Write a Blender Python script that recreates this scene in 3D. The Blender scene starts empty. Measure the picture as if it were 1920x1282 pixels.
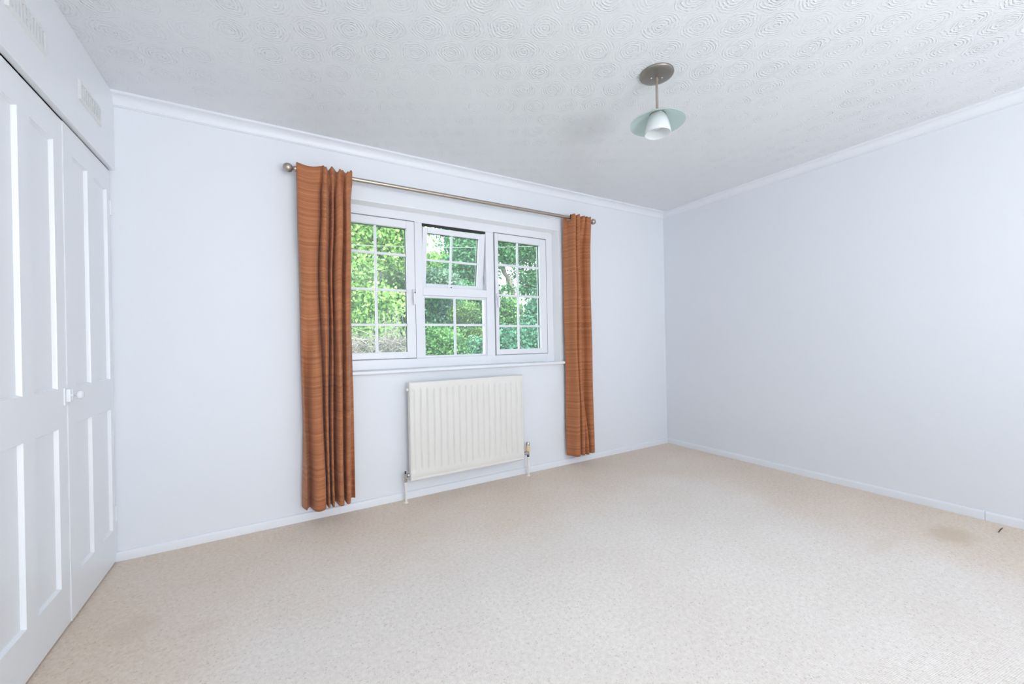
import bpy, bmesh, math, random
import numpy as np
from mathutils import Vector, Matrix
random.seed(7); rng = np.random.default_rng(7)
sc = bpy.context.scene
col = sc.collection
PI = math.pi

# ------------------------------------------------------------------ camera, sky, sun, big lights, exposure
F_PX, YAW, PITCH, ROLL = 758.77, 0.5350, -0.0002, -0.0192
CAM = Vector((0.6828, -2.8296, 1.0837))
cam = bpy.data.cameras.new('camera'); cam_o = bpy.data.objects.new('camera', cam); col.objects.link(cam_o)
cam.sensor_width = 36.0; cam.lens = F_PX / 1920 * 36.0; cam.clip_start = 0.02; cam.clip_end = 300
fw = Vector((math.sin(YAW) * math.cos(PITCH), math.cos(YAW) * math.cos(PITCH), math.sin(PITCH)))
rt = Vector((math.cos(YAW), -math.sin(YAW), 0)); up = rt.cross(fw)
r2 = rt * math.cos(ROLL) + up * math.sin(ROLL); u2 = up * math.cos(ROLL) - rt * math.sin(ROLL)
m = Matrix((r2, u2, -fw)).transposed().to_4x4(); m.translation = CAM
cam_o.matrix_world = m; sc.camera = cam_o

w = bpy.data.worlds.new('world'); sc.world = w; w.use_nodes = True
nt = w.node_tree; nt.nodes.clear()
out = nt.nodes.new('ShaderNodeOutputWorld'); bg = nt.nodes.new('ShaderNodeBackground')
tc = nt.nodes.new('ShaderNodeTexCoord'); sep = nt.nodes.new('ShaderNodeSeparateXYZ'); cr = nt.nodes.new('ShaderNodeValToRGB')
nt.links.new(tc.outputs['Generated'], sep.inputs[0]); nt.links.new(sep.outputs['Z'], cr.inputs[0])
cr.color_ramp.elements[0].position = 0.0; cr.color_ramp.elements[0].color = (0.96, 0.98, 1.0, 1)
cr.color_ramp.elements[1].position = 0.9; cr.color_ramp.elements[1].color = (0.80, 0.88, 1.0, 1)
nt.links.new(cr.outputs[0], bg.inputs[0]); bg.inputs[1].default_value = 5.5
nt.links.new(bg.outputs[0], out.inputs[0])

sun = bpy.data.lights.new('sun', 'SUN'); sun.energy = 13.0; sun.angle = math.radians(3); sun.color = (1.0, 0.95, 0.86)
sun_o = bpy.data.objects.new('sun', sun); col.objects.link(sun_o)
sun_o.rotation_euler = Vector((-0.45, -0.75, 0.85)).to_track_quat('Z', 'Y').to_euler()

def area(name, loc, direction, sx, sy, energy, colr, spread=180):
    l = bpy.data.lights.new(name, 'AREA'); l.shape = 'RECTANGLE'; l.size = sx; l.size_y = sy; l.energy = energy; l.color = colr
    l.spread = math.radians(spread)
    o = bpy.data.objects.new(name, l); col.objects.link(o); o.location = loc
    o.rotation_euler = Vector(direction).to_track_quat('-Z', 'Y').to_euler()
    return o
# behind the camera: photographer's flash off the ceiling, and an unseen soft fill added to brighten the room
area('bounce_flash', (2.1, -4.9, .70), (0.0, 0.10, 1.0), 0.8, 0.8, 100, (0.955, 0.975, 1.0))
area('added_soft_fill', (1.2, -6.45, 1.40), (-0.16, 1.0, -0.14), 1.7, 1.8, 33, (0.955, 0.98, 1.0), 105)

sc.view_settings.view_transform = 'Standard'; sc.view_settings.look = 'None'
sc.view_settings.gamma = 1.0; sc.view_settings.use_curve_mapping = False
sc.view_settings.exposure = 0.0
sc.cycles.diffuse_bounces = 8; sc.cycles.max_bounces = 16; sc.cycles.transparent_max_bounces = 24
sc.cycles.sample_clamp_indirect = 6.0

# ------------------------------------------------------------------ helpers
ORI = {}
def link(o): col.objects.link(o); return o
def root_of(p): return ORI.get(p.name, Vector((0, 0, 0))) if p else Vector((0, 0, 0))
def new_obj(name, me, mats, parent=None, loc=None, smooth=False):
    o = bpy.data.objects.new(name, me); link(o)
    for mt in (mats if isinstance(mats, (list, tuple)) else [mats]):
        if mt is not None and len(me.materials) < (len(mats) if isinstance(mats, (list, tuple)) else 1): me.materials.append(mt)
    if smooth:
        me.polygons.foreach_set('use_smooth', [True] * len(me.polygons))
    if parent:
        o.parent = parent
        base = root_of(parent)
        o.location = (Vector(loc) - base) if loc is not None else (0, 0, 0)
        ORI[o.name] = Vector(loc) if loc is not None else base.copy()
    else:
        o.location = loc if loc is not None else (0, 0, 0)
        ORI[o.name] = Vector(loc) if loc is not None else Vector((0, 0, 0))
    return o
def obj(name, bm, mats, parent=None, loc=None, smooth=False, autosm=None):
    """bm is in WORLD coordinates; the object's origin is loc, or that of its parent"""
    o0 = Vector(loc) if loc is not None else root_of(parent)
    bmesh.ops.translate(bm, verts=bm.verts, vec=-o0)
    bmesh.ops.recalc_face_normals(bm, faces=bm.faces)
    me = bpy.data.meshes.new(name); bm.to_mesh(me); bm.free()
    o = new_obj(name, me, mats, parent, loc, smooth)
    if autosm is not None:
        me.polygons.foreach_set('use_smooth', [True] * len(me.polygons))
        me.set_sharp_from_angle(angle=math.radians(autosm))
    return o
def thing(name, label, cat, loc, group=None):
    o = bpy.data.objects.new(name, None); link(o); o.location = loc; o.empty_display_size = 0.1
    ORI[o.name] = Vector(loc); tag(o, label, cat, group); return o
def tag(o, label=None, cat=None, group=None, kind=None):
    if label: o['label'] = label
    if cat: o['category'] = cat
    if group: o['group'] = group
    if kind: o['kind'] = kind
    return o
def box(bm, x0, x1, y0, y1, z0, z1, bev=0.0, seg=2):
    r = bmesh.ops.create_cube(bm, size=1.0); vs = r['verts']
    for v in vs:
        v.co = Vector(((x0 + x1) / 2 + v.co.x * (x1 - x0), (y0 + y1) / 2 + v.co.y * (y1 - y0), (z0 + z1) / 2 + v.co.z * (z1 - z0)))
    if bev > 0:
        es = list({e for v in vs for e in v.link_edges})
        bmesh.ops.bevel(bm, geom=es, offset=bev, segments=seg, profile=0.5, affect='EDGES', clamp_overlap=True)
def bmbox(*a, **k):
    bm = bmesh.new(); box(bm, *a, **k); return bm
def lathe(bm, prof, cx, cy, cz=0.0, axis='z', seg=32, close=False):
    """prof: list of (r, h) along the axis"""
    rings = []
    for (r, h) in prof:
        ring = []
        for k in range(seg):
            a = 2 * PI * k / seg
            p = (r * math.cos(a), r * math.sin(a), h)
            if axis == 'x': p = (p[2], p[0], p[1])
            elif axis == 'y': p = (p[0], p[2], p[1])
            ring.append(bm.verts.new((cx + p[0], cy + p[1], cz + p[2])))
        rings.append(ring)
    for a, b in zip(rings[:-1], rings[1:]):
        for k in range(seg):
            bm.faces.new((a[k], a[(k + 1) % seg], b[(k + 1) % seg], b[k]))
    if close:
        bm.faces.new(rings[0][::-1]); bm.faces.new(rings[-1])
def tube(bm, pts, rad, seg=8, caps=True):
    pts = [Vector(p) for p in pts]; rs = rad if isinstance(rad, (list, tuple)) else [rad] * len(pts)
    rings = []
    for i, p in enumerate(pts):
        t = (pts[min(i + 1, len(pts) - 1)] - pts[max(i - 1, 0)]).normalized()
        a = t.cross(Vector((0.13, 0.31, 0.94))).normalized() if abs(t.z) < 0.95 else t.cross(Vector((1, 0, 0.1))).normalized()
        b = t.cross(a)
        rings.append([bm.verts.new(p + (a * math.cos(2 * PI * k / seg) + b * math.sin(2 * PI * k / seg)) * rs[i]) for k in range(seg)])
    for a, b in zip(rings[:-1], rings[1:]):
        for k in range(seg): bm.faces.new((a[k], a[(k + 1) % seg], b[(k + 1) % seg], b[k]))
    if caps: bm.faces.new(rings[0][::-1]); bm.faces.new(rings[-1])

# ------------------------------------------------------------------ materials
class N:
    """tiny node-tree writer"""
    def __init__(s, name):
        s.m = bpy.data.materials.new(name); s.m.use_nodes = True; s.t = s.m.node_tree; s.t.nodes.clear()
        s.out = s.t.nodes.new('ShaderNodeOutputMaterial')
    def n(s, typ, **kw):
        nd = s.t.nodes.new(typ)
        for k, v in kw.items():
            if k.startswith('i_'):
                nd.inputs[int(k[2:]) if k[2:].isdigit() else k[2:].replace('_', ' ')].default_value = v
            else: setattr(nd, k, v)
        return nd
    def l(s, a, b): s.t.links.new(a, b)
    def val(s, x, sock):
        if isinstance(x, (int, float)): sock.default_value = x
        else: s.l(x, sock)
    def math(s, op, a, b=None, c=None):
        nd = s.n('ShaderNodeMath', operation=op)
        for i, x in enumerate((a, b, c)):
            if x is not None: s.val(x, nd.inputs[i])
        return nd.outputs[0]
    def ramp(s, fac, stops):
        nd = s.n('ShaderNodeValToRGB'); e = nd.color_ramp.elements
        while len(e) < len(stops): e.new(0.5)
        for el, (p, c) in zip(e, stops): el.position = p; el.color = (*c, 1)
        s.l(fac, nd.inputs[0]); return nd.outputs[0]
    def mixc(s, fac, a, b, mode='MIX'):
        nd = s.n('ShaderNodeMix', data_type='RGBA', blend_type=mode)
        s.val(fac, nd.inputs[0])
        for x, i in ((a, 6), (b, 7)):
            if isinstance(x, tuple): nd.inputs[i].default_value = (*x, 1)
            else: s.l(x, nd.inputs[i])
        return nd.outputs[2]
    def noise(s, vec, scale, detail=3.0, rough=0.5):
        nd = s.n('ShaderNodeTexNoise'); nd.inputs['Scale'].default_value = scale; nd.inputs['Detail'].default_value = detail
        nd.inputs['Roughness'].default_value = rough
        if vec is not None: s.l(vec, nd.inputs['Vector'])
        return nd.outputs[0]
    def obj(s): return s.n('ShaderNodeTexCoord').outputs['Object']
    def pos(s): return s.n('ShaderNodeNewGeometry').outputs['Position']
    def vscale(s, v, sc_):
        nd = s.n('ShaderNodeVectorMath', operation='MULTIPLY'); s.l(v, nd.inputs[0]); nd.inputs[1].default_value = sc_; return nd.outputs[0]
    def bump(s, h, strength, dist):
        nd = s.n('ShaderNodeBump'); nd.inputs['Strength'].default_value = strength; nd.inputs['Distance'].default_value = dist
        s.l(h, nd.inputs['Height']); return nd.outputs[0]
    def bsdf(s, colr, rough=0.5, normal=None, metal=0.0, spec=0.5, **kw):
        nd = s.n('ShaderNodeBsdfPrincipled')
        if isinstance(colr, tuple): nd.inputs['Base Color'].default_value = (*colr, 1)
        else: s.l(colr, nd.inputs['Base Color'])
        s.val(rough, nd.inputs['Roughness'])
        nd.inputs['Metallic'].default_value = metal; nd.inputs['Specular IOR Level'].default_value = spec
        if normal is not None: s.l(normal, nd.inputs['Normal'])
        for k, v in kw.items(): nd.inputs[k.replace('_', ' ')].default_value = v
        return nd.outputs[0]
    def done(s, sh): s.l(sh, s.out.inputs[0]); return s.m

def mat_wall():
    k = N('wall_paint'); p = k.pos()
    h = k.noise(p, 140, 3, .6); h2 = k.noise(p, 9, 2, .5)
    hh = k.math('ADD', k.math('MULTIPLY', h, .3), k.math('MULTIPLY', h2, 1.0))
    c = k.mixc(k.noise(p, 1.3, 2), (0.745, 0.780, 0.825), (0.765, 0.795, 0.84))
    return k.done(k.bsdf(c, .6, k.bump(hh, .12, .004), spec=.25))
def mat_paint(name, c, rough=.3, bumpy=.05, scale=30):
    k = N(name); p = k.pos()
    v = k.mixc(k.noise(p, 4, 2), tuple(x * .985 for x in c), tuple(min(1, x * 1.01) for x in c))
    return k.done(k.bsdf(v, rough, k.bump(k.noise(p, scale, 2), bumpy, .003), spec=.5))
def mat_ceiling():
    k = N('artex_swirl_plaster'); p = k.pos()
    wob = k.n('ShaderNodeTexNoise'); wob.inputs['Scale'].default_value = 14; wob.inputs['Detail'].default_value = 3; k.l(p, wob.inputs['Vector'])
    sub = k.n('ShaderNodeVectorMath', operation='SUBTRACT'); k.l(wob.outputs[1], sub.inputs[0]); sub.inputs[1].default_value = (.5, .5, .5)
    wv = k.vscale(sub.outputs[0], (.030, .030, 0))
    ad = k.n('ShaderNodeVectorMath', operation='ADD'); k.l(p, ad.inputs[0]); k.l(wv, ad.inputs[1])
    sx = k.n('ShaderNodeSeparateXYZ'); k.l(ad.outputs[0], sx.inputs[0])
    A, B = 0.283, 0.163          # hexagonal lattice of overlapping brush swirls
    def cell(ox, oy):
        dx = k.math('SUBTRACT', k.math('WRAP', k.math('ADD', sx.outputs[0], ox), A, 0.0), A / 2)
        dy = k.math('SUBTRACT', k.math('WRAP', k.math('ADD', sx.outputs[1], oy), B, 0.0), B / 2)
        return k.math('SQRT', k.math('ADD', k.math('MULTIPLY', dx, dx), k.math('MULTIPLY', dy, dy)))
    OX, OY = 10 * A - 1.405 + A / 2, 20 * B + 1.288 + B / 2
    d = k.math('MINIMUM', cell(OX, OY), cell(OX + A / 2, OY + B / 2))
    dd = k.math('ADD', d, k.math('MULTIPLY', k.noise(p, 34, 2), .012))
    ring = k.math('ADD', k.math('MULTIPLY', k.math('SINE', k.math('MULTIPLY', dd, 2 * PI / .0125)), .5), .5)
    ring = k.math('POWER', ring, 2.0)
    fade = k.n('ShaderNodeMapRange'); k.l(d, fade.inputs[0]); fade.inputs[1].default_value = .050; fade.inputs[2].default_value = .092; fade.inputs[3].default_value = 1; fade.inputs[4].default_value = .12
    grit = k.noise(p, 75, 3, .6)
    gm = k.n('ShaderNodeMapRange'); k.l(grit, gm.inputs[0]); gm.inputs[1].default_value = .38; gm.inputs[2].default_value = .72
    h = k.math('MULTIPLY', k.math('MULTIPLY', ring, fade.outputs[0]), gm.outputs[0])
    pm = k.n('ShaderNodeMapRange'); k.l(k.noise(p, 3.1, 3, .6), pm.inputs[0]); pm.inputs[1].default_value = .35; pm.inputs[2].default_value = .65; pm.inputs[3].default_value = .35; pm.inputs[4].default_value = 1.0
    h = k.math('MULTIPLY', h, pm.outputs[0]); h = k.math('ADD', h, k.math('MULTIPLY', k.noise(p, 6, 3), .12))
    return k.done(k.bsdf((0.765, 0.785, 0.815), .42, k.bump(h, .80, .006), spec=.4))
def mat_carpet():
    k = N('loop_pile_carpet'); p = k.pos()
    rot = k.n('ShaderNodeMapping'); rot.inputs['Rotation'].default_value = (0, 0, .18); rot.inputs['Scale'].default_value = (165, 205, 1); k.l(p, rot.inputs['Vector'])
    vo = k.n('ShaderNodeTexVoronoi', voronoi_dimensions='2D'); vo.inputs['Scale'].default_value = 1.0; vo.inputs['Randomness'].default_value = .45; k.l(rot.outputs[0], vo.inputs['Vector'])
    loop = vo.outputs['Distance']
    sepc = k.n('ShaderNodeSeparateColor'); k.l(vo.outputs['Color'], sepc.inputs[0])
    sx = k.n('ShaderNodeSeparateXYZ'); k.l(p, sx.inputs[0])
    edge = k.math('MINIMUM', k.math('SUBTRACT', 4.21, sx.outputs[0]), k.math('MULTIPLY', sx.outputs[1], -1.0))      # distance from the walls: window sheen painted in as a greyer middle, the margins stay tan
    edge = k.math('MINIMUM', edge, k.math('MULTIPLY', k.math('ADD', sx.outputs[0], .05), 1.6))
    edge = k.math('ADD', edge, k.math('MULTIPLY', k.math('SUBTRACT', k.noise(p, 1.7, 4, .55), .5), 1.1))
    window_sheen = k.n('ShaderNodeMapRange', interpolation_type='SMOOTHSTEP'); k.l(edge, window_sheen.inputs[0]); window_sheen.inputs[1].default_value = .15; window_sheen.inputs[2].default_value = 1.25
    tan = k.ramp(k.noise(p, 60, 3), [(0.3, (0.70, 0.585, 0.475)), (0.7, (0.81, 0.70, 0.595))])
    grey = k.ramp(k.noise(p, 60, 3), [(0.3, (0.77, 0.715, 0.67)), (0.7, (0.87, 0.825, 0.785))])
    base = k.mixc(window_sheen.outputs[0], tan, grey)
    fleck = k.ramp(sepc.outputs[0], [(0.0, (0.80, 0.77, 0.74)), (0.02, (0.88, 0.86, 0.84)), (0.07, (1, 1, 1)), (1, (1, 1, 1))])
    c = k.mixc(1.0, base, fleck, 'MULTIPLY')
    gap = k.ramp(loop, [(0.0, (1, 1, 1)), (0.45, (0.97, .965, .96)), (0.72, (0.80, .77, .74))])
    c = k.mixc(.7, c, gap, 'MULTIPLY')
    big = k.ramp(k.noise(p, 2.2, 3), [(0.3, (0.95, .935, .915)), (0.7, (1, 1, 1))]); c = k.mixc(.8, c, big, 'MULTIPLY')
    def stain(c, x, y, rx, ry, f, colr):
        nz = k.math('MULTIPLY', k.noise(p, 16, 4, .6), .9)
        a = k.math('DIVIDE', k.math('SUBTRACT', sx.outputs[0], x), rx); b = k.math('DIVIDE', k.math('SUBTRACT', sx.outputs[1], y), ry)
        r = k.math('ADD', k.math('SQRT', k.math('ADD', k.math('MULTIPLY', a, a), k.math('MULTIPLY', b, b))), k.math('SUBTRACT', nz, .45))
        mr = k.n('ShaderNodeMapRange', interpolation_type='SMOOTHSTEP'); k.l(r, mr.inputs[0]); mr.inputs[1].default_value = .35; mr.inputs[2].default_value = 1.15
        mr.inputs[3].default_value = f; mr.inputs[4].default_value = 0
        return k.mixc(mr.outputs[0], c, colr)
    c = stain(c, 3.81, -2.15, .16, .11, .62, (0.58, 0.45, 0.31))
    c = stain(c, .20, -.72, .09, .11, .40, (0.62, 0.51, 0.40))
    c = stain(c, .44, -.86, .10, .05, .22, (0.62, 0.51, 0.40))
    c = stain(c, 3.4, -2.0, .22, .05, .25, (0.62, 0.51, 0.40))
    h = k.math('SUBTRACT', 1.0, loop); h = k.math('ADD', h, k.math('MULTIPLY', k.noise(p, 500, 2), .5))
    return k.done(k.bsdf(c, .95, k.bump(h, .42, .004), spec=.08, Sheen_Weight=.25, Sheen_Roughness=.45))
def mat_metal(name, c, rough=.32):
    k = N(name); p = k.obj()
    r = k.n('ShaderNodeMapRange'); k.l(k.noise(p, 60, 2), r.inputs[0]); r.inputs[3].default_value = rough - .06; r.inputs[4].default_value = rough + .06
    return k.done(k.bsdf(c, r.outputs[0], metal=1.0))
def mat_fabric():
    k = N('slub_weave_curtain'); uv = k.n('ShaderNodeUVMap'); uv.uv_map = 'uv'
    st = k.noise(k.vscale(uv.outputs[0], (1.6, 250, 1)), 1.0, 3, .6)
    st2 = k.noise(k.vscale(uv.outputs[0], (.9, 52, 1)), 1.0, 2, .5)
    th = k.noise(k.vscale(uv.outputs[0], (900, 60, 1)), 1.0, 1, .5)
    f = k.math('ADD', k.math('ADD', k.math('MULTIPLY', st, .5), k.math('MULTIPLY', st2, .42)), k.math('MULTIPLY', th, .10))
    c = k.ramp(f, [(0.30, (0.310, 0.110, 0.050)), (0.50, (0.530, 0.205, 0.090)), (0.70, (0.700, 0.325, 0.148))])
    nrm = k.bump(st, .25, .002)
    d = k.bsdf(c, .62, nrm, spec=.25, Sheen_Weight=.2)
    t = k.n('ShaderNodeBsdfTranslucent'); k.l(k.mixc(1.0, c, (1.0, .84, .62), 'MULTIPLY'), t.inputs[0])
    mx = k.n('ShaderNodeMixShader'); mx.inputs[0].default_value = .28; k.l(d, mx.inputs[1]); k.l(t.outputs[0], mx.inputs[2])
    return k.done(mx.outputs[0])
def mat_glass():
    k = N('window_glass')
    tr = k.n('ShaderNodeBsdfTransparent'); tr.inputs[0].default_value = (0.955, 0.99, 0.975, 1)
    gl = k.n('ShaderNodeBsdfGlossy'); gl.inputs['Roughness'].default_value = .02; gl.inputs[0].default_value = (.9, 1, .97, 1)
    fr = k.n('ShaderNodeFresnel'); fr.inputs[0].default_value = 1.45
    mx = k.n('ShaderNodeMixShader'); k.l(fr.outputs[0], mx.inputs[0]); k.l(tr.outputs[0], mx.inputs[1]); k.l(gl.outputs[0], mx.inputs[2])
    df = k.n('ShaderNodeBsdfTranslucent'); df.inputs[0].default_value = (.80, .96, .90, 1)      # pale haze of room reflection, painted into the glass
    m2 = k.n('ShaderNodeMixShader'); m2.inputs[0].default_value = .018; k.l(mx.outputs[0], m2.inputs[1]); k.l(df.outputs[0], m2.inputs[2])
    return k.done(m2.outputs[0])
def mat_plateglass():
    k = N('frosted_green_glass')
    tr = k.n('ShaderNodeBsdfTransparent'); tr.inputs[0].default_value = (.86, .97, .93, 1)
    d = k.bsdf((.74, .80, .79), .22, spec=.5)
    tl = k.n('ShaderNodeBsdfTranslucent'); tl.inputs[0].default_value = (.70, .80, .785, 1)
    m1 = k.n('ShaderNodeMixShader'); m1.inputs[0].default_value = .6; k.l(d, m1.inputs[1]); k.l(tl.outputs[0], m1.inputs[2])
    m2 = k.n('ShaderNodeMixShader'); m2.inputs[0].default_value = .16; k.l(m1.outputs[0], m2.inputs[1]); k.l(tr.outputs[0], m2.inputs[2])
    return k.done(m2.outputs[0])
def mat_opal(c=(.92, .94, .95)):
    k = N('opal_glass'); d = k.bsdf(c, .18, spec=.5)
    tl = k.n('ShaderNodeBsdfTranslucent'); tl.inputs[0].default_value = (*c, 1)
    m1 = k.n('ShaderNodeMixShader'); m1.inputs[0].default_value = .35; k.l(d, m1.inputs[1]); k.l(tl.outputs[0], m1.inputs[2])
    return k.done(m1.outputs[0])
def mat_leaf(name, dark, mid, light, trans=.45):
    k = N(name); at = k.n('ShaderNodeAttribute', attribute_name='tint')
    c = k.ramp(at.outputs['Fac'], [(0, dark), (.5, mid), (1, light)])
    d = k.bsdf(c, .55, spec=.3); tl = k.n('ShaderNodeBsdfTranslucent'); k.l(c, tl.inputs[0])
    m1 = k.n('ShaderNodeMixShader'); m1.inputs[0].default_value = trans; k.l(d, m1.inputs[1]); k.l(tl.outputs[0], m1.inputs[2])
    return k.done(m1.outputs[0])
def mat_bark(name, a, b):
    k = N(name); p = k.pos(); n_ = k.noise(k.vscale(p, (12, 12, 3)), 1.5, 5, .65)
    return k.done(k.bsdf(k.ramp(n_, [(.3, a), (.7, b)]), .9, k.bump(n_, .6, .03), spec=.1))
M = dict(
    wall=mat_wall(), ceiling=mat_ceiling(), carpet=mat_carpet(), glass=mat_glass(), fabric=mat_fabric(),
    gloss=mat_paint('white_gloss_paint', (0.83, 0.86, 0.895), .26, .06, 22),
    trim=mat_paint('white_trim_paint', (0.775, 0.805, 0.85), .38, .05, 40),
    upvc=mat_paint('white_upvc', (0.775, 0.795, 0.84), .28, .0),
    rad=mat_paint('cream_radiator_enamel', (0.755, 0.74, 0.705), .3, .02),
    vent=mat_paint('off_white_vent_plastic', (0.76, 0.785, 0.79), .4, .02),
    pipe=mat_paint('white_painted_pipe', (0.80, 0.78, 0.74), .35, .05),
    brass=mat_paint('yellowed_valve_cap', (0.74, 0.56, 0.30), .4, .05),
    seal=mat_paint('grey_rubber_seal', (0.20, 0.205, 0.22), .6, .0), lining=mat_paint('bright_white_gloss_reveal', (0.92, 0.93, 0.945), .30, .02),
    black=mat_paint('black_rubber', (0.015, 0.016, 0.018), .6, .0),
    chrome=mat_metal('chrome', (0.62, 0.62, 0.62), .2), nickel=mat_metal('brushed_nickel', (0.47, 0.41, 0.35), .36),
    canopy=mat_metal('satin_nickel_canopy', (0.33, 0.30, 0.275), .42), plate=mat_plateglass(), opal=mat_opal(),
    dark=mat_paint('dark_cupboard_inside', (0.10, 0.09, 0.085), .8, .0),
    bulb=mat_opal((.93, .94, .93)),
    leafY=mat_leaf('yellow_green_leaf', (0.07, 0.168, 0.034), (0.247, 0.426, 0.116), (0.469, 0.676, 0.284), .55),
    leafG=mat_leaf('mid_green_leaf', (0.012, 0.061, 0.027), (0.057, 0.198, 0.084), (0.174, 0.384, 0.159), .45),
    leafM=mat_leaf('blue_green_leaf', (0.014, 0.066, 0.04), (0.075, 0.215, 0.134), (0.209, 0.416, 0.283), .45),
    leafP=mat_leaf('pale_grey_green_leaf', (0.037, 0.079, 0.05), (0.142, 0.241, 0.162), (0.286, 0.416, 0.301), .4),
    leafO=mat_leaf('olive_needle_leaf', (0.019, 0.047, 0.01), (0.082, 0.163, 0.043), (0.174, 0.295, 0.094), .4), petal=mat_leaf('pink_petal', (0.129, 0.104, 0.08), (0.272, 0.258, 0.192), (0.381, 0.416, 0.319), .4),
    leafH=mat_leaf('hedge_leaf', (0.014, 0.061, 0.021), (0.082, 0.215, 0.067), (0.209, 0.384, 0.133), .45),
    bark=mat_bark('grey_bark', (.07, .06, .052), (.20, .175, .16)),
    twig=mat_bark('pale_dry_twig', (.10, .088, .086), (.23, .21, .207)),
    lawn=mat_paint('lawn', (.08, .16, .04), .9, .2, 40),
    wire=mat_paint('grey_cable_sheath', (.16, .17, .17), .6, .0),
    crumb=mat_paint('dark_brown_splinter', (.08, .04, .03), .8, .1),
)

# ------------------------------------------------------------------ room shell
W, H, YB, XL = 4.2295, 2.4, -6.6, -0.62
WX0, WX1, WZ0, WZ1 = 1.005, 2.855, 0.885, 2.052          # window opening in the back wall
def struct(name, bm, mt, **k):
    o = obj(name, bm, mt, **k); o['kind'] = 'structure'; return o
bm = bmesh.new()
for (a, b, c, d) in ((XL - .2, WX0, 0, H), (WX1, W + .2, 0, H), (WX0, WX1, 0, WZ0), (WX0, WX1, WZ1, H)): box(bm, a, b, 0, .26, c, d)
struct('wall_back', bm, M['wall'])
struct('wall_right', bmbox(W, W + .2, YB - .2, 0, 0, H), M['wall'])
bm = bmesh.new(); box(bm, XL - .2, XL, YB - .2, 0, 0, H); box(bm, XL, 0, YB, -2.20, 0, H)
struct('wall_left', bm, M['wall'])
struct('wall_front', bmbox(0, W, YB - .2, YB, 0, H), M['wall'])
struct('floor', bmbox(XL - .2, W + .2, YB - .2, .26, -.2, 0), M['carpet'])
struct('ceiling', bmbox(XL - .2, W + .2, YB - .2, .26, H, H + .2), M['ceiling'])

def cove(bm, p0, p1, inward, miter0=True, miter1=True):
    """concave coving swept from p0 to p1 at the wall; inward = unit vector into the room"""
    zb, top = 2.336, .052
    prof = [(0, zb), (.006, zb), (.006, zb + .004), (.0045, zb + .005)]
    for i in range(9):
        a = i / 8 * PI / 2
        prof.append((.0075 + (top - .012) * (1 - math.cos(a)), zb + .006 + (H - .012 - zb - .006) * math.sin(a)))
    prof += [(top - .004, H - .011), (top, H - .009), (top, H), (0, H)]
    d = Vector((p1[0] - p0[0], p1[1] - p0[1], 0)).normalized(); inn = Vector(inward)
    ra = [bm.verts.new(Vector((p0[0], p0[1], z)) + inn * o_ + d * (o_ if miter0 else 0)) for o_, z in prof]
    rb = [bm.verts.new(Vector((p1[0], p1[1], z)) + inn * o_ - d * (o_ if miter1 else 0)) for o_, z in prof]
    n = len(prof)
    for i in range(n): bm.faces.new((ra[i], ra[(i + 1) % n], rb[(i + 1) % n], rb[i]))
    bm.faces.new(ra[::-1]); bm.faces.new(rb)
bm = bmesh.new(); cove(bm, (0, 0), (W, 0), (0, -1, 0), False, True); tag(struct('trim_1', bm, M['trim'], autosm=35), 'white plaster coving along the top of the window wall')
bm = bmesh.new(); cove(bm, (W, 0), (W, YB), (-1, 0, 0), True, False); tag(struct('trim_2', bm, M['trim'], autosm=35), 'white plaster coving along the top of the bare right wall')
def skirting(bm, p0, p1, inward, c0=0.0, c1=0.0):
    prof = [(0, 0), (.015, 0), (.015, .036), (.0135, .043), (.010, .047), (.005, .049), (0, .049)]
    d = Vector((p1[0] - p0[0], p1[1] - p0[1], 0)).normalized(); inn = Vector(inward)
    ra = [bm.verts.new(Vector((*p0, z)) + inn * o_ + d * o_ * c0) for o_, z in prof]
    rb = [bm.verts.new(Vector((*p1, z)) + inn * o_ - d * o_ * c1) for o_, z in prof]
    n = len(prof)
    for i in range(n): bm.faces.new((ra[i], ra[(i + 1) % n], rb[(i + 1) % n], rb[i]))
    bm.faces.new(ra[::-1]); bm.faces.new(rb)
bm = bmesh.new(); skirting(bm, (-.03, 0), (W, 0), (0, -1, 0), 0, 1); struct('baseboard_back', bm, M['trim'], autosm=35)
bm = bmesh.new(); skirting(bm, (W, 0), (W, -2.200), (-1, 0, 0), 1, 0); skirting(bm, (W, -2.2015), (W, YB), (-1, 0, 0)); struct('baseboard_right', bm, M['trim'], autosm=35)

# ------------------------------------------------------------------ window
FY = .100                                                   # room face of the fixed frame
win = bpy.data.objects.new('window_1', None); link(win); win.location = ((WX0 + WX1) / 2, FY, WZ0); ORI[win.name] = Vector(win.location)
tag(win, 'white three-light window with small panes and an open top vent', kind='structure')
fx0, fx1, fz0, fz1, fd = WX0 + .001, WX1 - .001, .9075, WZ1 - .001, .070
mL, mR = (1.596, 1.657), (2.188, 2.263)
bm = bmesh.new()
box(bm, fx0, 1.064, FY, FY + fd, fz0, fz1, .003); box(bm, 2.780, fx1, FY, FY + fd, fz0, fz1, .003)
box(bm, 1.064, 2.780, FY, FY + fd, 1.983, fz1, .003); box(bm, 1.064, 2.780, FY, FY + fd, fz0, .977, .003)
obj('outer_frame', bm, M['upvc'], win)
for a, b in (mL, mR): obj('mullion', bmbox(a, b, FY, FY + fd, .977, 1.983, .003), M['upvc'], win)
obj('transom', bmbox(mL[1], mR[0], FY, FY + fd, 1.446, 1.507, .003), M['upvc'], win)
bm = bmesh.new(); box(bm, WX0 - .03, 2.884, -.034, FY + .002, .884, .907, .007, 3); obj('window_sill', bm, M['trim'], win)
t_ = .003
obj('reveal_lining', bmbox(WX1 - t_, WX1, .0005, FY, .9072, WZ1 - t_), M['lining'], win); obj('reveal_lining', bmbox(WX0, WX0 + t_, .0005, FY, .9072, WZ1 - t_), M['lining'], win)
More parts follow.
